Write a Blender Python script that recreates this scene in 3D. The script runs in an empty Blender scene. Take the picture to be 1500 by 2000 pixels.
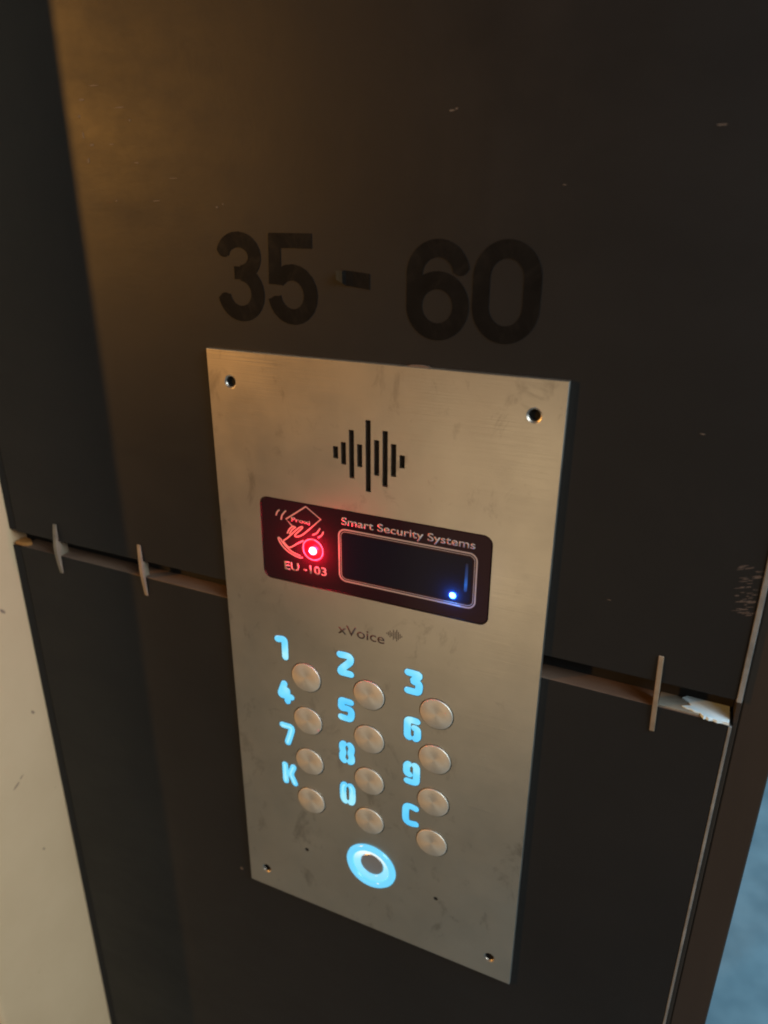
import bpy, bmesh, math, random
from mathutils import Vector, Matrix
from mathutils.geometry import delaunay_2d_cdt

random.seed(7)
scene = bpy.context.scene
COL = scene.collection
MM = 0.001
Z0 = 1.40            # height of the intercom's centre above the floor (m)
PI = math.pi


def P(x, y, z):
    """millimetres from the centre of the intercom face (y grows into the wall) -> metres"""
    return Vector((x * MM, y * MM, z * MM + Z0))


# ------------------------------------------------------------------ camera
cam_d = bpy.data.cameras.new('camera')
cam = bpy.data.objects.new('camera', cam_d)
COL.objects.link(cam)
right = Vector((0.911215, 0.411911, 0.004175))
down = Vector((0.159476, -0.343406, -0.925548))
fwd = Vector((-0.379809, 0.844039, -0.378607))
m = Matrix((right, -down, -fwd)).transposed().to_4x4()
m.translation = P(103.67, -218.05, 175.49)
cam.matrix_world = m
cam_d.sensor_fit = 'VERTICAL'
cam_d.sensor_height = 24.0
cam_d.lens = 24.0 * 1443.16 / 2000.0
cam_d.clip_start = 0.01
cam_d.clip_end = 60
cam_d.dof.use_dof = True
cam_d.dof.focus_distance = 0.262
cam_d.dof.aperture_fstop = 7.0
scene.camera = cam

# ------------------------------------------------------------------ world, lamps, exposure
world = bpy.data.worlds.new('World')
scene.world = world
world.use_nodes = True
bg = world.node_tree.nodes['Background']
bg.inputs['Color'].default_value = (1.0, 0.95, 0.90, 1)
bg.inputs['Strength'].default_value = 0.055
scene.view_settings.view_transform = 'Standard'
scene.view_settings.look = 'None'
scene.view_settings.exposure = 0.0
scene.view_settings.gamma = 1.0
scene.cycles.filter_width = 2.0


def lamp(name, kind, loc, energy, color, target=None, size=0.02, size_y=None):
    d = bpy.data.lights.new(name, kind)
    d.energy = energy
    d.color = color
    if kind == 'AREA':
        d.size = size
        if size_y:
            d.shape = 'RECTANGLE'
            d.size_y = size_y
    else:
        d.shadow_soft_size = size
    o = bpy.data.objects.new(name, d)
    COL.objects.link(o)
    o.location = loc
    if target is not None:
        o.rotation_euler = (Vector(target) - Vector(loc)).to_track_quat('-Z', 'Y').to_euler()
    return o


# warm bulb in the passage to the left, hidden behind the cream pier
lamp('passage_bulb', 'POINT', P(-115 - 76 * 11, 2 - 64 * 11, 330), 36.0, (1.0, 0.44, 0.08), size=0.017)
# pale ceiling light of the lobby, in front of the wall and to the right
lamp('lobby_light', 'AREA', (1.35, -0.95, 2.35), 12.5, (1.0, 0.93, 0.83), target=(-0.1, -0.2, 0.9), size=0.9)
# added warm area light, standing for a lit surface mirrored in the steel plate
lamp('plate_fill', 'AREA', (-0.16, -1.10, 1.01), 0.95, (1.0, 0.75, 0.45), target=(0.02, 0.0, 1.44), size=0.5)
# cool window light coming in from the right
lamp('window_light', 'AREA', (0.85, -0.20, 1.95), 9.0, (0.60, 0.84, 1.0), target=(0.1, 0.0, 1.40), size=0.5)
# cool daylight falling on the floor beyond the door opening
lamp('daylight', 'AREA', (1.0, 2.3, 2.6), 45.0, (0.36, 0.76, 1.0), target=(0.7, 2.0, 0.0), size=1.4)


# ------------------------------------------------------------------ materials
class Mat:
    def __init__(self, name):
        self.m = bpy.data.materials.new(name)
        self.m.use_nodes = True
        self.nt = self.m.node_tree
        self.b = self.nt.nodes['Principled BSDF']
        self.tc = self.nt.nodes.new('ShaderNodeTexCoord')

    def set(self, **k):
        for a, v in k.items():
            s = self.b.inputs[a.replace('_', ' ')]
            s.default_value = (*v, 1) if isinstance(v, tuple) and len(v) == 3 else v
        return self

    def noise(self, scale, detail=4, rough=0.55, stretch=(1, 1, 1), dist=0.0):
        mp = self.nt.nodes.new('ShaderNodeMapping')
        mp.inputs['Scale'].default_value = stretch
        self.nt.links.new(self.tc.outputs['Object'], mp.inputs['Vector'])
        n = self.nt.nodes.new('ShaderNodeTexNoise')
        n.inputs['Scale'].default_value = scale
        n.inputs['Detail'].default_value = detail
        n.inputs['Roughness'].default_value = rough
        n.inputs['Distortion'].default_value = dist
        self.nt.links.new(mp.outputs['Vector'], n.inputs['Vector'])
        return n.outputs['Fac']

    def ramp(self, fac, stops):
        r = self.nt.nodes.new('ShaderNodeValToRGB')
        e = r.color_ramp.elements
        while len(e) < len(stops):
            e.new(0.5)
        for el, (p, c) in zip(e, stops):
            el.position = p
            el.color = (*c, 1) if isinstance(c, tuple) else (c, c, c, 1)
        self.nt.links.new(fac, r.inputs['Fac'])
        return r.outputs['Color']

    def mix(self, a, b, fac, mode='MIX'):
        n = self.nt.nodes.new('ShaderNodeMix')
        n.data_type = 'RGBA'
        n.blend_type = mode
        for s, v in ((n.inputs[0], fac), (n.inputs[6], a), (n.inputs[7], b)):
            if hasattr(v, 'links'):
                self.nt.links.new(v, s)
            else:
                s.default_value = (*v, 1) if isinstance(v, tuple) else v
        return n.outputs[2]

    def to(self, sock, name):
        self.nt.links.new(sock, self.b.inputs[name])
        return self

    def bump(self, fac, strength, dist):
        n = self.nt.nodes.new('ShaderNodeBump')
        n.inputs['Strength'].default_value = strength
        n.inputs['Distance'].default_value = dist
        self.nt.links.new(fac, n.inputs['Height'])
        if self.b.inputs['Normal'].links:
            self.nt.links.new(self.b.inputs['Normal'].links[0].from_socket, n.inputs['Normal'])
        self.nt.links.new(n.outputs['Normal'], self.b.inputs['Normal'])
        return self


def emission_mat(name, color, strength, base=(0.5, 0.5, 0.5), rough=0.3):
    k = Mat(name).set(Base_Color=base, Roughness=rough)
    k.b.inputs['Emission Color'].default_value = (*color, 1)
    k.b.inputs['Emission Strength'].default_value = strength
    return k


# dark laminated board of the wall
k = Mat('dark_panel').set(Specular_IOR_Level=0.22)
n1 = k.noise(9, 5, 0.6)
n2 = k.noise(420, 3, 0.6, (0.35, 1, 1.3))
c = k.ramp(n1, [(0.3, (0.0098, 0.0099, 0.0103)), (0.7, (0.0140, 0.0141, 0.0146))])
dust = k.ramp(k.noise(1500, 2, 0.6), [(0.70, 0.0), (0.80, 0.5)])
c = k.mix(c, (0.055, 0.05, 0.045), dust)
smear = k.ramp(k.noise(11, 6, 0.7, (1.6, 1, 0.5), 1.5), [(0.55, 0.0), (0.78, 0.45)])
c = k.mix(c, (0.020, 0.018, 0.017), smear)
k.to(c, 'Base Color')
k.to(k.ramp(k.noise(35, 6, 0.7, (0.5, 1, 1)), [(0.22, 0.41), (0.78, 0.57)]), 'Roughness')
k.bump(n2, 0.06, 0.0004)
k.bump(k.noise(16, 3, 0.55), 0.10, 0.003)
k.bump(k.noise(240, 5, 0.7, (1, 1, 0.6), 0.8), 0.05, 0.0006)
DARK = k.m

k = Mat('panel_core').set(Roughness=0.75)
k.to(k.ramp(k.noise(60, 5, 0.65, (0.3, 1, 1)), [(0.3, (0.085, 0.048, 0.030)), (0.7, (0.16, 0.10, 0.066))]), 'Base Color')
CORE = k.m

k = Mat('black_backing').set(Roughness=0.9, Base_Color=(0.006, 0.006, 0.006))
BACK = k.m

k = Mat('vinyl').set(Roughness=0.62)
k.to(k.ramp(k.noise(70, 6, 0.75, (1, 1, 1), 1.0), [(0.45, 0.05), (0.80, 0.20)]), 'Specular IOR Level')
k.to(k.ramp(k.noise(90, 4), [(0.3, (0.0045, 0.0042, 0.004)), (0.75, (0.0085, 0.0080, 0.0075))]), 'Base Color')
VINYL = k.m

# brushed stainless plate
k = Mat('brushed_steel').set(Metallic=1.0, Anisotropic=0.0)
blotch = k.noise(22, 4, 0.6)
brush = k.noise(2600, 2, 0.5, (0.012, 1, 1))
smudge = k.noise(75, 5, 0.7, (1, 1, 0.7), 0.6)
c = k.ramp(blotch, [(0.3, (0.535, 0.495, 0.43)), (0.7, (0.645, 0.60, 0.525))])
c = k.mix(c, k.ramp(smudge, [(0.28, (0.60, 0.58, 0.57)), (0.42, (1.0, 1.0, 1.0))]), 0.75, "MULTIPLY")
k.to(c, 'Base Color')
k.to(k.ramp(k.noise(30, 5, 0.65), [(0.25, 0.33), (0.75, 0.42)]), 'Roughness')
k.bump(brush, 0.20, 0.0002)
tg = k.nt.nodes.new('ShaderNodeTangent')
tg.direction_type = 'RADIAL'
tg.axis = 'Y'
STEEL = k.m
STEEL_M = k

k = Mat('turned_steel').set(Metallic=0.85, Anisotropic=0.45, Roughness=0.50)
tg = k.nt.nodes.new('ShaderNodeTangent')
tg.direction_type = 'RADIAL'
tg.axis = 'Y'
k.nt.links.new(tg.outputs[0], k.b.inputs['Tangent'])
k.to(k.ramp(k.noise(160, 4), [(0.3, (0.68, 0.63, 0.54)), (0.7, (0.82, 0.77, 0.67))]), 'Base Color')
BUTTON = k.m

k = Mat('acrylic').set(Roughness=0.12, Specular_IOR_Level=0.07, Base_Color=(0.022, 0.0095, 0.0125))
ACRYL = k.m
k = Mat('display_glass').set(Roughness=0.16, Specular_IOR_Level=0.07, Base_Color=(0.010, 0.009, 0.016))
GLASS = k.m
PRINT = Mat('pale_print').set(Roughness=0.6, Base_Color=(0.42, 0.33, 0.29)).m
ENGRAVE = Mat('engraving').set(Roughness=0.8, Base_Color=(0.045, 0.028, 0.022)).m
MESHC = Mat('speaker_cloth').set(Roughness=0.95, Base_Color=(0.016, 0.012, 0.010)).m
EDGE = Mat('cutout_edge').set(Roughness=0.6, Base_Color=(0.06, 0.07, 0.08)).m
READER = Mat('reader_steel').set(Roughness=0.42, Metallic=1.0, Base_Color=(0.60, 0.58, 0.60)).m
HOLE = Mat('hole_shade').set(Roughness=0.9, Base_Color=(0.004, 0.004, 0.004)).m  # near-black, put in for the shade inside the holes

k = emission_mat('lit_numeral', (0.075, 0.52, 0.95), 1.0, (0.05, 0.12, 0.16), 0.25)
v = k.ramp(k.noise(75, 2, 0.5), [(0.30, (0.075, 0.55, 0.98)), (0.55, (0.15, 0.67, 1.0)), (0.72, (0.42, 0.87, 1.0))])
k.nt.links.new(v, k.b.inputs['Emission Color'])
LIT = k.m
k = emission_mat('lit_ring', (0.14, 0.62, 0.97), 1.0, (0.05, 0.12, 0.16), 0.2)
LIT_RING = k.m
k = emission_mat('lit_inner_ring', (0.16, 0.64, 0.98), 1.0, (0.05, 0.12, 0.16), 0.2)
sp = k.nt.nodes.new('ShaderNodeSeparateXYZ')
k.nt.links.new(k.tc.outputs['Generated'], sp.inputs[0])
k.nt.links.new(k.ramp(sp.outputs[2], [(0.0, (0.20, 0.68, 1.0)), (0.55, (0.32, 0.78, 1.0)), (0.85, (0.85, 0.98, 1.0))]), k.b.inputs['Emission Color'])
LIT_INNER = k.m
LIT_WHITE = emission_mat('lit_white_core', (0.34, 0.82, 1.0), 1.0, (0.05, 0.12, 0.16), 0.25).m
RED_CORE = emission_mat('red_led_core', (1.0, 0.10, 0.13), 12.0).m
RED_LENS = emission_mat('red_led_lens', (1.0, 0.002, 0.028), 0.62, (0.1, 0.0, 0.0)).m
BLUE_CORE = emission_mat('blue_led_core', (0.07, 0.34, 1.0), 6.0).m
BLUE_LENS = emission_mat('blue_led_lens', (0.005, 0.08, 0.75), 0.8, (0, 0.01, 0.1)).m

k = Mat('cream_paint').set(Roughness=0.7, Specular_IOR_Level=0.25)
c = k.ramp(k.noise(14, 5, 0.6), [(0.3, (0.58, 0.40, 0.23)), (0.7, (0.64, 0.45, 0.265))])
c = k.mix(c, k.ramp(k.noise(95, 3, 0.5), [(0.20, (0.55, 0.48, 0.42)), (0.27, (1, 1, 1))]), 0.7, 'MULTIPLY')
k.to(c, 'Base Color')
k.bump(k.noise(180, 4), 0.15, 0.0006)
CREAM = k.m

k = Mat('brown_frame').set(Roughness=0.5, Specular_IOR_Level=0.3)
k.to(k.ramp(k.noise(50, 5, 0.6, (1, 1, 0.1)), [(0.3, (0.024, 0.018, 0.014)), (0.7, (0.034, 0.026, 0.020))]), 'Base Color')
FRAME = k.m
k = Mat('leak_line_grey').set(Roughness=0.5, Metallic=0.3)  # pale grey standing in for the line of leaking light
k.to(k.ramp(k.noise(140, 4), [(0.3, (0.16, 0.16, 0.155)), (0.7, (0.30, 0.30, 0.29))]), 'Base Color')
LEAK_GREY = k.m
k = Mat('concrete').set(Roughness=0.85)
c = k.ramp(k.noise(6, 5, 0.55), [(0.30, (0.14, 0.215, 0.265)), (0.68, (0.33, 0.44, 0.50))])
k.to(c, 'Base Color')
k.bump(k.noise(30, 5), 0.3, 0.01)
CONC = k.m
k = Mat('clip_plastic').set(Roughness=0.55)
k.to(k.ramp(k.noise(200, 4), [(0.3, (0.17, 0.135, 0.095)), (0.7, (0.26, 0.205, 0.145))]), 'Base Color')
CLIP = k.m
k = Mat('white_sealant').set(Roughness=0.6)
k.to(k.ramp(k.noise(150, 4), [(0.3, (0.60, 0.78, 0.90)), (0.7, (0.70, 0.86, 0.96))]), 'Base Color')
SEAL = k.m
k = Mat('grey_sealant').set(Roughness=0.7)
k.to(k.ramp(k.noise(120, 4), [(0.3, (0.15, 0.135, 0.11)), (0.7, (0.24, 0.215, 0.17))]), 'Base Color')
GSEAL = k.m
CURL = Mat('curl_glint').set(Roughness=0.7, Specular_IOR_Level=0.1, Base_Color=(0.035, 0.018, 0.006)).m  # peeled tip tinted amber brown for the glint it catches
GLINT = Mat('glint_amber').set(Roughness=0.7, Base_Color=(0.34, 0.15, 0.035)).m  # amber colour put in for a glint of warm light
CHIP = Mat('bare_chip').set(Roughness=0.7, Base_Color=(0.09, 0.07, 0.056)).m
MARK = Mat('wall_mark').set(Roughness=0.8, Base_Color=(0.26, 0.17, 0.11)).m
SCRATCH = Mat('scratched_core').set(Roughness=0.7, Base_Color=(0.095, 0.07, 0.058)).m


# ------------------------------------------------------------------ helpers
def link(name, mesh, mat, parent=None, origin=None):
    if mat is not None and not mesh.materials:
        mesh.materials.append(mat)
    o = bpy.data.objects.new(name, mesh)
    COL.objects.link(o)
    if origin is not None:
        mesh.transform(Matrix.Translation(-origin))
        o.location = origin
    if parent is not None:
        o.parent = parent
        o.matrix_parent_inverse = parent_world(parent).inverted()
    return o


def parent_world(o):
    mw = Matrix.Translation(o.location) @ o.rotation_euler.to_matrix().to_4x4()
    if o.parent is not None:
        mw = parent_world(o.parent) @ o.matrix_parent_inverse @ mw
    return mw


def empty(name, loc):
    o = bpy.data.objects.new(name, None)
    o.empty_display_size = 0.02
    COL.objects.link(o)
    o.location = loc
    return o


def tag(o, label, cat, group=None):
    o['label'] = label
    o['category'] = cat
    if group:
        o['group'] = group
    return o


def pyd(name, verts, faces, smooth=False):
    me = bpy.data.meshes.new(name)
    me.from_pydata([tuple(v) for v in verts], [], faces)
    bm = bmesh.new()
    bm.from_mesh(me)
    bmesh.ops.recalc_face_normals(bm, faces=bm.faces)
    bm.to_mesh(me)
    bm.free()
    if smooth:
        for p in me.polygons:
            p.use_smooth = True
    return me


def prism(name, outline, y0, y1):
    """outline of (x, z) mm extruded from y0 to y1"""
    n = len(outline)
    v = [P(x, y0, z) for x, z in outline] + [P(x, y1, z) for x, z in outline]
    f = [list(range(n)), list(range(2 * n - 1, n - 1, -1))]
    f += [[i, (i + 1) % n, n + (i + 1) % n, n + i] for i in range(n)]
    return pyd(name, v, f)


def bevel(o, w_mm, seg=2):
    b = o.modifiers.new('bevel', 'BEVEL')
    b.width = w_mm * MM
    b.segments = seg
    b.limit_method = 'ANGLE'
    return o


def box(x0, x1, y0, y1, z0, z1, name='box'):
    return prism(name, [(x0, z0), (x1, z0), (x1, z1), (x0, z1)], y0, y1)


def rrect(x0, x1, z0, z1, r, n=8):
    pts = []
    for cx, cz, a0 in ((x1 - r, z1 - r, 0), (x0 + r, z1 - r, 90), (x0 + r, z0 + r, 180), (x1 - r, z0 + r, 270)):
        for i in range(n + 1):
            a = math.radians(a0 + 90 * i / n)
            pts.append((cx + r * math.cos(a), cz + r * math.sin(a)))
    return pts


def circle(cx, cz, r, n=40):
    return [(cx + r * math.cos(2 * PI * i / n), cz + r * math.sin(2 * PI * i / n)) for i in range(n)]


def cdt_solid(name, verts, tris, y0, y1):
    """flat (x, z) triangulation thickened from y0 (front) to y1 (back)"""
    bm = bmesh.new()
    bv_ = [bm.verts.new(P(x, y1, z)) for x, z in verts]
    for t in tris:
        try:
            bm.faces.new([bv_[i] for i in t])
        except ValueError:
            pass
    bmesh.ops.delete(bm, geom=[v for v in bm.verts if not v.link_faces], context='VERTS')
    r = bmesh.ops.extrude_face_region(bm, geom=bm.faces[:])
    for e in r['geom']:
        if isinstance(e, bmesh.types.BMVert):
            e.co.y = y0 * MM
    bmesh.ops.recalc_face_normals(bm, faces=bm.faces)
    me = bpy.data.meshes.new(name)
    bm.to_mesh(me)
    bm.free()
    return me


def sheet_with_holes(name, outer, holes, y0, y1):
    V, E = [], []
    for pts in [outer] + holes:
        o = len(V)
        V += [Vector(p) for p in pts]
        E += [(o + i, o + (i + 1) % len(pts)) for i in range(len(pts))]
    r = delaunay_2d_cdt(V, E, [], 0, 1e-5, False)

    def inside(p, poly):
        hit = False
        for i in range(len(poly)):
            (xa, za), (xb, zb) = poly[i - 1], poly[i]
            if (za > p.y) != (zb > p.y) and p.x < (xb - xa) * (p.y - za) / (zb - za) + xa:
                hit = not hit
        return hit

    tris = []
    for t in r[2]:
        c_ = sum((r[0][i] for i in t), Vector((0, 0))) / len(t)
        if inside(c_, outer) and not any(inside(c_, h_) for h_ in holes):
            tris.append(t)
    return cdt_solid(name, [tuple(v) for v in r[0]], tris, y0, y1)


def union_strokes(name, paths, y0, y1):
    """paths: (points, width, closed); the union of flat strokes as one clean solid"""
    V, F = [], []
    for pts, w, closed in paths:
        pts = [Vector(p) for p in pts]
        n = len(pts)
        for i in range(n if closed else n - 1):
            a, b = pts[i], pts[(i + 1) % n]
            d = (b - a).normalized()
            q = Vector((-d.y, d.x)) * (w / 2)
            o = len(V)
            V += [a - q, b - q, b + q, a + q]
            F.append([o, o + 1, o + 2, o + 3])
        for i in range(0 if closed else 1, n if closed else n - 1):
            o = len(V)
            V += [pts[i] + Vector(c_) for c_ in circle(0.013, 0.017, w / 2, 20)]
            F.append(list(range(o, o + 20)))
    r = delaunay_2d_cdt(V, [], F, 0, 1e-5, True)
    tris = [t for t, src in zip(r[2], r[5]) if src]
    return cdt_solid(name, [tuple(v) for v in r[0]], tris, y0, y1)


def arc(cx, cz, rx, rz, a0, a1, n=18):
    return [(cx + rx * math.cos(math.radians(a0 + (a1 - a0) * i / n)), cz + rz * math.sin(math.radians(a0 + (a1 - a0) * i / n))) for i in range(n + 1)]


def text_mesh(body, width, height_cap, x, z, y, rot=0.0, shear=0.0, offset=0.0, thick=0.02):
    """printed lettering: left end of the baseline at (x, z)"""
    cu = bpy.data.curves.new('lettering', 'FONT')
    cu.body = body
    cu.size = 1.0
    cu.offset = offset
    tmp = bpy.data.objects.new('tmp', cu)
    COL.objects.link(tmp)
    dg = bpy.context.evaluated_depsgraph_get()
    me = bpy.data.meshes.new_from_object(tmp.evaluated_get(dg))
    bpy.data.objects.remove(tmp)
    me.materials.clear()
    xs = [v.co.x for v in me.vertices]
    cap = 0.70
    sx = width / (max(xs) - min(xs))
    sz = height_cap / cap
    x0 = min(xs)
    cr, sr = math.cos(rot), math.sin(rot)
    for v in me.vertices:
        a, b = (v.co.x - x0) * sx, v.co.y * sz
        a += shear * b
        v.co = P(x + a * cr - b * sr, y, z + a * sr + b * cr)
    bm = bmesh.new()
    bm.from_mesh(me)
    bmesh.ops.remove_doubles(bm, verts=bm.verts, dist=1e-7)
    r = bmesh.ops.extrude_face_region(bm, geom=bm.faces[:])
    for e in r['geom']:
        if isinstance(e, bmesh.types.BMVert):
            e.co.y -= thick * MM
    bmesh.ops.recalc_face_normals(bm, faces=bm.faces)
    bm.to_mesh(me)
    bm.free()
    return me


def smooth_path(pts, closed=False, it=3):
    pts = [Vector(p) for p in pts]
    for _ in range(it):
        out = []
        n = len(pts)
        if not closed:
            out.append(pts[0])
        for i in range(n if closed else n - 1):
            a, b = pts[i], pts[(i + 1) % n]
            out += [a * 0.75 + b * 0.25, a * 0.25 + b * 0.75]
        if not closed:
            out.append(pts[-1])
        pts = out
    return pts


def stroke(pts, width, y0, height, closed=False, rounded=True, dome=True, it=3, seg=8):
    """sweep a stroke of the given width along (x, z) points; returns verts, faces"""
    path = smooth_path(pts, closed, it) if it else [Vector(p) for p in pts]
    n = len(path)
    st = []
    for i, p in enumerate(path):
        if closed:
            d = path[(i + 1) % n] - path[i - 1]
        else:
            d = path[min(i + 1, n - 1)] - path[max(i - 1, 0)]
        d.normalize()
        st.append((p, d, 1.0))
    if rounded and not closed:
        r = width / 2
        a = [(st[0][0] - st[0][1] * r * math.sin(t), st[0][1], max(math.cos(t), 0.02)) for t in (1.5, 1.25, 0.95, 0.6, 0.3)]
        b = [(st[-1][0] + st[-1][1] * r * math.sin(t), st[-1][1], max(math.cos(t), 0.02)) for t in (0.3, 0.6, 0.95, 1.25, 1.5)]
        st = a + st + b
    prof = []
    for i in range(seg + 1):
        u = -1 + 2 * i / seg
        prof.append((u, (1 - abs(u) ** 3) ** 0.5 if dome else 1.0))
    if not dome:
        prof = [(-1, 0), (-0.97, 1), (0.97, 1), (1, 0)]
    V, F = [], []
    m_ = len(prof)
    for p, d, s in st:
        nrm = Vector((-d.y, d.x))
        for u, hgt in prof:
            q = p + nrm * (u * s * width / 2)
            V.append(P(q.x, y0 - height * hgt * (s ** 0.6), q.y))
    L = len(st)
    for i in range(L if closed else L - 1):
        for j in range(m_ - 1):
            a, b = i * m_ + j, ((i + 1) % L) * m_ + j
            F.append([a, a + 1, b + 1, b])
    if not closed:
        F.append(list(range(m_)))
        F.append([(L - 1) * m_ + j for j in range(m_)][::-1])
    return V, F


def strokes_mesh(name, specs, smooth=True):
    V, F = [], []
    for sp in specs:
        v, f = stroke(**sp)
        o = len(V)
        V += v
        F += [[i + o for i in q] for q in f]
    return pyd(name, V, F, smooth)


def lathe(name, cx, cz, prof, n=64, smooth=True):
    """prof: (radius, y) mm from the centre outwards"""
    V, F = [], []
    for r, y in prof:
        for i in range(n):
            a = 2 * PI * i / n
            V.append(P(cx + r * math.cos(a), y, cz + r * math.sin(a)))
    for j in range(len(prof) - 1):
        for i in range(n):
            F.append([j * n + i, j * n + (i + 1) % n, (j + 1) * n + (i + 1) % n, (j + 1) * n + i])
    F.append(list(range(n)))
    if prof[-1][0] > 0:
        F.append([(len(prof) - 1) * n + i for i in range(n)][::-1])
    me = pyd(name, V, F, smooth)
    return me


def flake(name, cx, cz, rx, rz, y0, y1, n=9, seed=0, rot=0.0):
    rnd = random.Random(seed)
    pts = []
    for i in range(n):
        a = 2 * PI * i / n
        r = rnd.uniform(0.6, 1.15)
        x, z = rx * r * math.cos(a), rz * r * math.sin(a)
        pts.append((cx + x * math.cos(rot) - z * math.sin(rot), cz + x * math.sin(rot) + z * math.cos(rot)))
    return prism(name, pts, y0, y1)


# ------------------------------------------------------------------ the setting
# wall: black backing board carrying two dark boards with an open joint between them
wall = link('wall', box(-191, 126, 11, 60, -1395, 1100), BACK, None, P(-32, 35, -1395))
wall['kind'] = 'structure'
JOINT_TOP = 34.0


def joint_bottom(x):
    return 26.9 - (x + 190) / 316 * 2.3


up = link('panel', box(-185.5, 125.6, 2, 10.9, JOINT_TOP, 1095), DARK, wall)
bevel(up, 0.35)
lo_me = prism('panel', [(-184.5, -1390), (125.0, -1390), (125.0, joint_bottom(125)), (-184.5, joint_bottom(-184.5))], 2, 10.9)
lo_me.materials.append(DARK)
lo_me.materials.append(CORE)
for p in lo_me.polygons:
    if p.normal.z > 0.9:
        p.material_index = 1
lo = link('panel', lo_me, None, wall)
bv = bevel(lo, 0.3)
# pale strips put in for light leaking past the right ends of the boards
bevel(link('leak_line', box(125.75, 127.3, 1.5, 10.5, JOINT_TOP - 0.4, 1095), LEAK_GREY, wall), 0.2)
bevel(link('leak_line', box(125.15, 126.1, 1.9, 10.5, -1390, joint_bottom(125) - 0.8), LEAK_GREY, wall), 0.15)
bevel(link('filler_or_shade', box(126.2, 127.5, 2.7, 10.5, -1390, JOINT_TOP - 0.6), FRAME, wall), 0.2)
link('filler_or_shade', box(-190.8, -185.0, 2.6, 10.5, -1390, joint_bottom(-185) - 1.0), BACK, wall)  # black strip put in for the shade of the gap by the pier
link('filler_or_shade', box(-190.8, -186.0, 2.6, 10.5, JOINT_TOP + 0.3, 1095), BACK, wall)  # same painted shade, beside the upper board
# small chips and scrapes in the surface of the boards
for i, (x, z, rx, rz) in enumerate([(24.8, 201.2, 0.9, 0.3), (26.3, 201.6, 0.5, 0.25), (95.2, 195.2, 1.2, 0.25), (102.9, 117.4, 1.0, 0.22),
                                    (-72.0, -127.5, 1.2, 0.9), (-89, 190, 0.9, 0.25), (-94, 207, 2.6, 0.22), (-57, 176, 0.5, 0.4),
                                    (-54.5, 177, 0.3, 0.3), (-108, 196, 1.1, 0.5), (-82, 178, 1.6, 0.2), (84, 60, 0.8, 0.15), (-112.2, 205, 0.7, 0.5), (-111.4, 199, 0.5, 1.2), (-110.0, 210, 1.6, 0.35), (-104, 214, 2.2, 0.25), (-99, 196, 1.3, 0.2), (-110.5, 191, 0.5, 0.9), (-90, 203, 0.5, 0.4), (-74, 185, 1.9, 0.15), (58, 182, 0.6, 0.12), (-100, 178, 0.5, 0.3)]):
    link('chip', flake('chip', x, z, rx, rz, 1.93, 2.3, 9, i), CHIP, up if z > 30 else lo)
rnd = random.Random(3)
for i in range(44):
    z = 80 - 16 * rnd.random() ** 0.9
    w = rnd.uniform(0.8, 2.9)
    x = rnd.uniform(119.2 + max(0, (72 - z)) * 0.16, 124.6)
    link('scratch', flake('scratch', x, z, w * 0.6, rnd.uniform(0.08, 0.20), 1.95, 2.3, 7, 50 + i, rnd.uniform(0.20, 0.36)), SCRATCH, up)

# cream pier: the left wall comes forward 62 mm and turns the corner
pts = [(-191.0, 60.0), (-191.0, -58.5)]
for i in range(1, 9):
    a = PI / 2 * i / 8
    pts.append((-191.0 - 3.5 * (1 - math.cos(a)), -58.5 - 3.5 * math.sin(a)))
pts += [(-420.0, -62.0), (-420.0, 60.0)]
n = len(pts)
V = [P(x, y, -1400) for x, y in pts] + [P(x, y, 1100) for x, y in pts]
F = [list(range(n)), list(range(2 * n - 1, n - 1, -1))] + [[i, (i + 1) % n, n + (i + 1) % n, n + i] for i in range(n)]
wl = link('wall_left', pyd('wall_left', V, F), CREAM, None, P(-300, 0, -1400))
wl['kind'] = 'structure'
for i, (y, z, ry, rz) in enumerate([(-10.0, -4.0, 0.9, 2.0), (-5.5, -66.0, 0.7, 1.6), (-23.0, -100.0, 2.4, 0.5), (-19.5, -97.5, 1.6, 0.4), (-34, -60, 0.8, 0.6), (-16, -150, 0.6, 0.9)]):
    me = flake('mark', y, z, ry, rz, 0, 1, 9, 90 + i, 0.5)
    for v in me.vertices:      # turn the flake onto the pier's side face
        x_, y_ = v.co.x, v.co.y
        v.co.x, v.co.y = -0.191 + (0.00012 if y_ > 0.0005 else -0.0005), x_
    link('mark', me, MARK, wl)

# dark brown post of the door opening
post = link('door_frame', box(127.6, 139.5, 3.2, 48, -1400, 1100), FRAME, None, P(133, 25, -1400))
post['kind'] = 'structure'
bevel(post, 0.6)

fl = link('floor', pyd('floor', [(-6, -6, 0), (6, -6, 0), (6, 9, 0), (-6, 9, 0)], [[0, 1, 2, 3]]), CONC)
fl['kind'] = 'structure'

# ------------------------------------------------------------------ the intercom
ic = empty('intercom', P(0, 2, -129.2))
tag(ic, 'brushed steel door intercom with lit keypad fixed to the dark wall', 'intercom')

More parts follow.
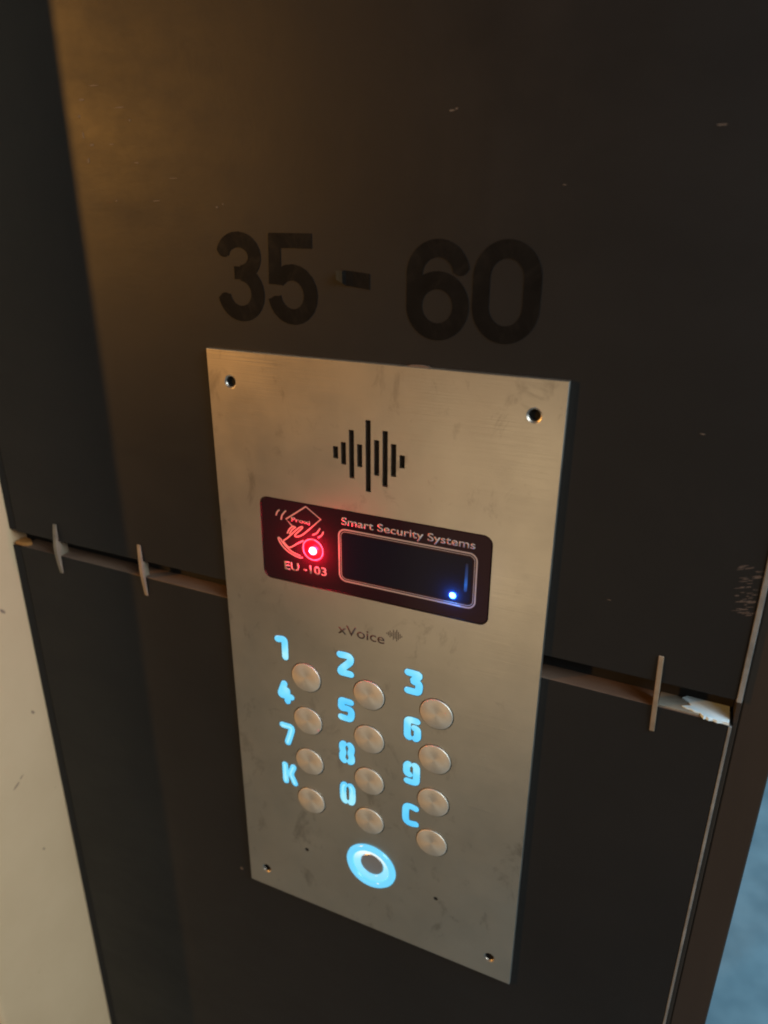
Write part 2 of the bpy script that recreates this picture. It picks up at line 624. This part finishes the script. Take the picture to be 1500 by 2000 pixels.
BX = [-28.8, -0.56, 27.7]
BZ = [-1.2, -22.65, -44.1, -65.5]
SLOTS = [(-13.1, 94.8, 99.2), (-10.0, 93.0, 101.1), (-6.85, 88.3, 105.8), (-3.75, 92.9, 101.1), (-0.5, 84.2, 110.0),
         (2.7, 90.7, 103.4), (5.85, 87.1, 107.0), (9.0, 91.2, 102.8), (12.15, 94.7, 99.3)]
holes = [circle(sx * 55.4, sz * 117.9, 2.45, 32) for sx in (-1, 1) for sz in (-1, 1)]
holes += [[(x - 0.98, a), (x + 0.98, a), (x + 0.98, b), (x - 0.98, b)] for x, a, b in SLOTS]
holes += [rrect(-46.1, 45.3, 41.4, 75.7, 3.4)]
holes += [circle(x, z, 7.0, 40) for x in BX for z in BZ]
holes += [circle(0.0, -91.2, 11.9, 56)]
holes += [circle(-32.4, -95.9, 1.0, 14), circle(30.5, -95.9, 1.0, 14)]
plate = link('face_plate', sheet_with_holes('face_plate', [(-64.8, -129.0), (64.8, -129.0), (64.8, 129.0), (-64.8, 129.0)], holes, 0.0, 1.99),
             STEEL, ic, P(0, 0, 0))
# chamfered outer edge of the plate
V, F = [], []
for ins, y in ((0.2, 0.0), (0.0, 0.2), (0.0, 1.99), (0.2, 1.99)):
    V += [P(x * (65 - ins), y, z * (129.2 - ins)) for x, z in ((-1, -1), (1, -1), (1, 1), (-1, 1))]
for j in range(3):
    F += [[4 * j + i, 4 * j + (i + 1) % 4, 4 * j + 4 + (i + 1) % 4, 4 * j + 4 + i] for i in range(4)]
link('plate_edge', pyd('plate_edge', V, F), STEEL, ic)
# countersinks round the screw holes
for sx in (-1, 1):
    for sz in (-1, 1):
        x, z = sx * 55.4, sz * 117.9
        me = bpy.data.meshes.new('countersink')
        V, F, nn = [], [], 32
        for r, y in ((2.50, -0.01), (2.38, 0.05), (1.95, 0.36), (1.85, 0.5)):
            V += [P(x + r * math.cos(2 * PI * i / nn), y, z + r * math.sin(2 * PI * i / nn)) for i in range(nn)]
        for j in range(3):
            F += [[j * nn + i, j * nn + (i + 1) % nn, (j + 1) * nn + (i + 1) % nn, (j + 1) * nn + i] for i in range(nn)]
        link('countersink', pyd('countersink', V, F), STEEL, ic)
        link('screw_hole_shade', lathe('screw_hole_shade', x, z, [(0.01, 1.6), (1.6, 1.6), (1.72, 0.5), (2.3, 0.5), (2.3, 1.95), (0.01, 1.95)], 20, False), HOLE, ic)
for x in (-32.4, 30.5):
    link('stud_hole_shade', lathe('stud_hole_shade', x, -95.9, [(0.01, 0.12), (0.98, 0.12), (0.98, 1.9), (0.01, 1.9)], 14, False), HOLE, ic)  # dark plug painting the shade in the hole
link('speaker_mesh', box(-16, 16, 1.75, 1.97, 82.5, 112), MESHC, ic)

# reader and display window
disp = link('display_panel', prism('display_panel', rrect(-45.75, 44.95, 41.75, 75.35, 3.1), 0.15, 1.9), ACRYL, ic)
bevel(disp, 0.25)
link('screen', prism('screen', rrect(-10.9, 38.5, 48.7, 66.3, 1.6), 0.10, 0.6), GLASS, disp)
ln = []
for (a, b, c_, d, r, w) in ((-12.6, 40.1, 47.0, 68.0, 2.8, 0.55), (-11.75, 39.35, 47.85, 67.15, 2.1, 0.20)):
    ln.append(dict(pts=rrect(a, b, c_, d, r), width=w, y0=0.15, height=0.05, closed=True, dome=False, it=0))
link('window_border', strokes_mesh('window_border', ln, False), PRINT, disp)
link('lettering', text_mesh('Smart Security Systems', 50.6, 2.9, -11.4, 69.85, 0.14, offset=0.012), PRINT, disp)
link('lettering', text_mesh('EU -103', 18.4, 3.4, -36.5, 46.6, 0.14, rot=math.radians(2.2), offset=0.012), PRINT, disp)
link('lettering', text_mesh('Proxi', 8.0, 1.6, -32.6, 67.5, 0.14, rot=math.radians(-2), offset=0.01), PRINT, disp)
ICON = [
    [(-32.36, 65.48), (-34.91, 67.8), (-26.1, 74.3), (-19.95, 70.3), (-26.2, 64.2)],
    [(-26.2, 64.2), (-27.9, 62.6), (-30.34, 61.22), (-31.66, 61.54), (-30.25, 63.07),
     (-27.3, 65.9), (-28.66, 65.9), (-32.05, 62.73), (-34.26, 60.34), (-36.7, 58.44)],
    [(-34.63, 61.97), (-33.78, 63.82), (-31.91, 65.56), (-31.19, 65.13)],
    [(-33.7, 61.9), (-32.5, 63.9), (-30.73, 65.3)],
    [(-36.6, 58.3), (-35.34, 57.0), (-34.04, 55.82), (-30.46, 58.51), (-27.6, 60.3)],
    [(-38.84, 59.5), (-38.4, 58.0), (-36.63, 55.6), (-33.4, 53.64), (-29.54, 52.69), (-28.32, 53.1)],
    [(-38.7, 59.7), (-37.2, 58.7)],
    [(-37.6, 58.6), (-35.68, 56.4), (-32.76, 54.45), (-29.2, 53.6)],
    [(-39.21, 68.58), (-38.66, 70.2), (-37.56, 71.08)],
    [(-37.04, 67.15), (-36.63, 69.17), (-34.73, 71.29)],
    [(-23.65, 63.32), (-21.73, 64.38), (-20.36, 66.69)],
    [(-21.35, 62.64), (-19.58, 63.95), (-18.96, 65.58)]]
ic_m = strokes_mesh('card_symbol', [dict(pts=s, width=0.55, y0=0.15, height=0.03 + 0.004 * i, dome=False, rounded=False, it=0 if i == 0 else 2)
                                    for i, s in enumerate(ICON)], False)
link('card_symbol', ic_m, PRINT, disp)
# red indicator: lens, rim, bright die
led = link('red_indicator', lathe('red_indicator', -23.7, 57.3, [(0.01, -0.25), (2.4, -0.2), (3.6, 0.0), (4.0, 0.12)], 40), RED_LENS, disp)
led['label'] = 'glowing red reader light'
link('rim', strokes_mesh('rim', [dict(pts=circle(-23.7, 57.3, 4.25, 40), width=0.42, y0=0.15, height=0.12, closed=True, dome=False, it=0)], False), PRINT, led)
link('lamp_core', lathe('lamp_core', -23.5, 57.0, [(0.01, -1.15), (0.9, -1.0), (1.55, -0.55), (1.7, 0.0)], 28), RED_CORE, led)
red = lamp('red_glow', 'POINT', P(-23.5, -1.75, 57.0), 0.085, (1.0, 0.006, 0.045), size=0.0008)
red.parent = led
red.matrix_parent_inverse = parent_world(led).inverted()
# blue indicator and a glowing strip put in for a reflected streak
bl = link('blue_indicator', lathe('blue_indicator', 32.1, 50.8, [(0.01, -0.35), (1.2, -0.2), (1.9, 0.05)], 28), BLUE_LENS, disp)
bl['label'] = 'glowing blue screen light'
link('lamp_core', lathe('lamp_core', 32.1, 50.8, [(0.01, -0.75), (0.75, -0.65), (1.25, -0.25)], 24), BLUE_CORE, bl)
blue = lamp('blue_glow', 'POINT', P(32.1, -1.5, 50.8), 0.007, (0.01, 0.22, 1.0), size=0.0005)
blue.parent = bl
blue.matrix_parent_inverse = parent_world(bl).inverted()
k = emission_mat('blue_streak_glow', (0.02, 0.20, 0.85), 0.5, (0, 0, 0.02))
sp = k.nt.nodes.new('ShaderNodeSeparateXYZ')
k.nt.links.new(k.tc.outputs['Generated'], sp.inputs[0])
k.nt.links.new(k.ramp(sp.outputs[2], [(0.0, 0.08), (0.25, 0.55), (0.55, 0.16), (1.0, 0.0)]), k.b.inputs['Emission Strength'])
link('blue_streak', strokes_mesh('blue_streak', [dict(pts=[(36.5, 53.6), (36.6, 58), (36.6, 63.5)], width=1.2, y0=0.12, height=0.06)]), k.m, bl)

# maker's mark under the window
link('lettering', text_mesh('xVoice', 19.8, 4.2, -13.8, 23.9, 0.0, offset=0.008, thick=0.015), ENGRAVE, ic)
for i, hgt in enumerate((0.6, 1.6, 2.9, 1.8, 4.3, 3.0, 5.0, 3.4, 2.0, 0.7)):
    x = 6.9 + i * 0.68
    link('sound_bar', box(x - 0.17, x + 0.17, -0.02, 0.02, 28.95 - hgt / 2, 28.95 + hgt / 2), ENGRAVE, ic)

# keypad: twelve turned buttons with lit numerals
b_prof = [(0.01, -0.62), (3.0, -0.60), (6.2, -0.55), (6.48, -0.46), (6.6, -0.3), (6.6, 0.4), (6.6, 1.9)]
b_me = None
GLYPH = {
    '1': [[(1.4, 8.7), (2.8, 9.0), (4.2, 9.1), (4.6, 8.6), (4.5, 1.4)]],
    '2': [[(1.4, 9.0), (3.6, 9.2), (5.9, 9.0), (5.9, 6.8), (3.8, 4.8), (1.8, 2.8), (1.3, 1.3), (2.6, 1.4), (5.8, 1.4)]],
    '3': [[(1.4, 9.0), (4.0, 9.0), (6.3, 8.9), (4.0, 6.4), (3.3, 5.6), (5.9, 5.6), (5.9, 3.0), (5.4, 1.4), (3.2, 1.4), (1.4, 1.4)]],
    '4': [[(3.3, 9.0), (2.2, 6.4), (1.0, 3.4), (3.0, 3.5), (6.3, 3.5)], [(4.5, 6.2), (4.5, 1.4)]],
    '5': [[(5.6, 9.0), (3.5, 9.0), (1.5, 9.1), (1.5, 7.4), (1.3, 5.5), (3.4, 5.9), (5.9, 5.8), (6.0, 3.2), (5.2, 1.4), (3.2, 1.4), (1.4, 1.5)]],
    '6': [[(5.3, 9.0), (3.4, 9.1), (1.5, 8.8), (1.45, 6.4), (1.45, 3.4), (1.5, 1.8), (2.1, 1.45)], [(4.6, 5.9), (5.7, 5.6), (5.75, 4.0), (5.75, 2.2), (5.0, 1.45)]],
    '7': [[(1.4, 9.0), (3.4, 9.0), (6.2, 9.1), (5.0, 5.4), (3.5, 1.4)]],
    '8': [[(2.1, 9.0), (1.5, 8.4), (1.45, 6.8), (2.0, 5.2), (1.4, 3.7), (1.45, 2.0), (2.1, 1.45)], [(5.1, 9.0), (5.7, 8.4), (5.75, 6.8), (5.2, 5.2), (5.8, 3.7), (5.75, 2.0), (5.1, 1.45)]],
    '9': None,
    'K': [[(1.4, 9.0), (1.4, 1.4)], [(5.6, 9.0), (4.5, 6.6), (4.0, 5.4), (4.6, 4.2), (6.0, 1.4)]],
    '0': [[(2.2, 9.0), (1.5, 8.2), (1.4, 5.2), (1.5, 2.2), (2.2, 1.4)], [(5.1, 9.0), (5.8, 8.2), (5.9, 5.2), (5.8, 2.2), (5.1, 1.4)]],
    'C': [[(5.7, 8.7), (3.6, 9.2), (1.5, 8.6), (1.35, 5.2), (1.5, 1.8), (3.6, 1.2), (5.8, 1.6)]],
}
GLYPH['9'] = [[(7.2 - x, 10.4 - z) for x, z in s] for s in GLYPH['6']]
NX = [-42.9, -14.4, 14.5]
NZ = [4.7, -17.1, -38.9, -60.6]
for i, ch in enumerate('123456789K0C'):
    r, c_ = divmod(i, 3)
    ctr = P(BX[c_], 0, BZ[r])
    if b_me is None:
        b = link('button', lathe('button', BX[c_], BZ[r], b_prof, 48), BUTTON, ic, ctr)
        es = b.modifiers.new('split', 'EDGE_SPLIT')
        es.split_angle = math.radians(35)
        b_me = b.data
    else:
        b = bpy.data.objects.new('button', b_me)
        COL.objects.link(b)
        b.location = ctr
        b.parent = ic
        b.matrix_parent_inverse = parent_world(ic).inverted()
        es = b.modifiers.new('split', 'EDGE_SPLIT')
        es.split_angle = math.radians(35)
    link('button_well_shade', lathe('button_well_shade', BX[c_], BZ[r], [(0.01, 1.92), (6.94, 1.92), (6.94, 1.99), (0.01, 1.99)], 24, False), HOLE, ic)
    sc = 1.06 + 0.03 * r
    specs = []
    for q, s in enumerate(GLYPH[ch]):
        specs.append(dict(pts=[(NX[c_] + x, NZ[r] + z * sc) for x, z in s], width=3.12, y0=0.0, height=0.34 + 0.03 * q, it=2))
    nm = link('lit_numeral', strokes_mesh('lit_numeral', specs), LIT, ic)
    nm['label'] = 'lit blue %s' % ch
    if ch in '7K0':            # these three glow whiter along their middle
        link('bright_core', strokes_mesh('bright_core', [dict(d_, width=1.25, height=d_['height'] + 0.07) for d_ in specs]), LIT_WHITE, nm)
    link('cutout_edge', strokes_mesh('cutout_edge', [dict(d_, width=d_['width'] + 0.5, height=0.03 + 0.01 * q_, dome=False) for q_, d_ in enumerate(specs)], False), EDGE, nm)

# call button: lit stepped ring round a small metal disc
def open_lathe(name, prof, mat, parent):
    o = link(name, lathe(name, 0.0, -91.2, prof, 72), mat, parent)
    bm = bmesh.new()
    bm.from_mesh(o.data)
    bmesh.ops.delete(bm, geom=[f for f in bm.faces if len(f.verts) > 4], context='FACES_ONLY')
    bm.to_mesh(o.data)
    bm.free()
    return o


ring = open_lathe('call_ring', [(8.55, 0.2), (8.6, -0.45), (9.2, -0.95), (10.2, -1.15), (11.1, -0.9), (11.65, -0.2), (11.75, 1.0), (11.75, 1.8)], LIT_RING, ic)
open_lathe('inner_ring', [(5.7, 1.8), (5.6, 1.2), (5.9, 0.75), (7.0, 0.25), (8.2, -0.10), (8.55, 0.2)], LIT_INNER, ring)
cb = link('call_button', lathe('call_button', 0.0, -91.2, [(0.01, 0.9), (5.3, 0.9), (5.5, 1.1), (5.5, 1.9)], 48, False), READER, ic, P(0, 0, -91.2))

# grey sealant squeezed out above the top edge of the plate
link('sealant_bead', prism('sealant_bead', [(12.5, 129.15), (14, 129.5), (16, 129.7), (18, 129.75), (20, 129.5), (21.5, 129.15)], 0.9, 1.99), CORE, ic)

# ------------------------------------------------------------------ stuck-on numbers above the intercom


def numeral(x0, z0, paths, label):
    o = link('number_sticker', union_strokes('number_sticker', [([(x0 + a, z0 + b) for a, b in pts], w, c_) for pts, w, c_ in paths], 1.86, 1.995),
             VINYL, None, P(x0 + 9, 2, z0))
    bevel(o, 0.05, 1)
    return tag(o, label, 'number', 'stuck-on numbers above the intercom')


numeral(-58.6, 139.2, [
    (arc(8.9, 21.5, 6.4, 5.4, 170, -80), 5.0, False), (arc(9.0, 9.5, 6.9, 6.8, 84, -172), 5.2, False), ([(6.9, 16.2), (10.4, 16.2)], 4.2, False)],
    'black digit 3 stuck on the dark wall, beginning the number')
numeral(-38.3, 139.2, [
    ([(1.2, 26.9), (17.2, 26.9)], 4.6, False), ([(3.2, 28.9), (2.9, 20), (2.6, 13.0)], 4.7, False), (arc(9.2, 9.9, 7.0, 7.2, 140, -172), 5.1, False)],
    'black digit 5 stuck on the wall between the 3 and the dash')
numeral(12.0, 137.9, [
    (arc(10.2, 10.2, 7.6, 7.7, 0, 355, 40), 5.2, True), ([(2.65, 10.0), (2.6, 19.4)] + arc(10.2, 19.4, 7.6, 7.7, 178, 10), 5.2, False)],
    'black digit 6 stuck on the wall right of the peeling dash')
numeral(33.4, 138.2, [
    (arc(10.3, 18.9, 7.7, 8.2, 0, 180, 24) + arc(10.3, 10.8, 7.7, 8.2, 180, 360, 24), 5.2, True)],
    'black digit 0 stuck on the wall, ending the number')
# the dash: a strip of vinyl whose left end has peeled up
V, F = [], []
curl = [(-0.6, 0.0), (-3.5, 0.0), (-6.5, 0.05), (-8.9, 0.25), (-10.0, 0.7), (-10.9, 1.3), (-11.6, 1.9)]
for i, (x, out) in enumerate(curl):
    tilt = -0.12 * (x + 6)
    zb, zt = 152.6 + tilt, 157.3 + tilt * 0.8
    if i >= 4:
        zb += 0.9 * (i - 3) * 0.6
        zt -= 0.2
    for y in (1.99 - out, 1.84 - out):
        V += [P(x, y, zb), P(x, y, zt)]
for i in range(len(curl) - 1):
    a, b = 4 * i, 4 * (i + 1)
    F += [[a, a + 1, b + 1, b], [a + 2, b + 2, b + 3, a + 3], [a, b, b + 2, a + 2], [a + 1, a + 3, b + 3, b + 1]]
F += [[0, 2, 3, 1]]
e = 4 * (len(curl) - 1)
F += [[e, e + 1, e + 3, e + 2]]
me = pyd('dash_sticker', V, F)
me.materials.append(VINYL)
me.materials.append(CURL)
for p in me.polygons:
    if p.center.x < -0.0104:
        p.material_index = 1
dash = link('dash_sticker', me, None, None, P(-5, 2, 152))
tag(dash, 'black dash with its left end peeling off, between the two numbers', 'dash')

# ------------------------------------------------------------------ plastic spacer clips in the joint


def clip(x, zt, zb, lean, width, out, deep, label):
    root = empty('spacer_clip', P(x, 2, joint_bottom(x)))
    zc = (zt + zb) / 2
    prof = []
    hh = (zt - zb) / 2
    # side outline (y, z): slim bar in front of the boards, thicker at its middle
    for t in [i / 10 for i in range(-10, 11)]:
        prof.append((1.97 - (0.5 + out * (1 - abs(t) ** 1.5)), zc + t * hh))
    prof += [(1.97, zt), (1.97, zb)]
    nn = len(prof)
    V = []
    for sgn in (-1, 1):
        for y, z in prof:
            V.append(P(x + lean * (z - zc) + sgn * width / 2, y, z))
    F = [list(range(nn)), list(range(2 * nn - 1, nn - 1, -1))] + [[i, (i + 1) % nn, nn + (i + 1) % nn, nn + i] for i in range(nn)]
    bevel(link('bar', pyd('bar', V, F), CLIP, root), 0.2)
    link('web', box(x - width * 0.4, x + width * 0.4, 1.9, 2.0 + deep, joint_bottom(x) + 0.05, JOINT_TOP - 0.05), CLIP, root)
    return tag(root, label, 'spacer clip', 'spacer clips in the wall joint')


clip(-159.8, 42.6, 17.7, 0.03, 1.9, 1.5, 4.6, 'pale plastic clip across the wall joint, nearest the cream wall')
clip(-110.4, 41.8, 17.3, -0.03, 1.8, 0.9, 2.6, 'pale plastic clip across the wall joint, just left of the intercom')
clip(102.6, 44.0, 15.0, -0.03, 1.6, 0.5, 4.0, 'thin tan clip across the wall joint, right of the intercom')


def ledge(name, outline, t, mat):
    """ragged sheet lying in the joint on top of the lower board; outline of (x, y)"""
    n = len(outline)
    V = [P(x, y, joint_bottom(x) + 0.02) for x, y in outline] + [P(x, y, joint_bottom(x) + t + 0.15 * math.sin(x * 1.7 + y)) for x, y in outline]
    F = [list(range(n)), list(range(2 * n - 1, n - 1, -1))] + [[i, (i + 1) % n, n + (i + 1) % n, n + i] for i in range(n)]
    return pyd(name, V, F)


s = link('sealant_patch', ledge('sealant_patch', [(125.1, 1.3), (123.2, 1.5), (121.5, 1.1), (120.4, 1.6), (119.1, 1.2), (118.2, 1.7), (117.6, 1.3), (117.0, 2.3), (116.4, 3.1), (114.6, 3.2), (113.5, 3.9), (112.1, 4.0), (110.8, 4.7),
                                                  (113.6, 6.2), (112.8, 7.6), (110.6, 9.2), (112, 10.8), (125.1, 10.8)], 1.0, SEAL), SEAL, None, P(120, 6, joint_bottom(120)))
tag(s, 'ragged white patch of sealant in the right end of the joint', 'sealant')
s = link('sealant_smear', ledge('sealant_smear', [(103.6, 2.6), (108, 2.5), (113, 2.5), (116, 2.6), (118, 3.5), (118, 10.6), (103.8, 10.6)], 0.5, GSEAL), GSEAL, None, P(108, 6, joint_bottom(108)))
tag(s, 'dull grey sealant smear in the joint beside the white patch', 'sealant')
s = link('amber_glint', ledge('amber_glint', [(-188.3, 2.2), (-184, 2.3), (-181.5, 3.2), (-180.5, 5.0), (-183, 7.0), (-188.3, 8.0)], 1.5, GLINT), GLINT, None, P(-185, 5, joint_bottom(-185)))  # scrap added to give the warm glint its shape
tag(s, 'small warm glint painted as an amber scrap in the left end of the joint', 'glint')
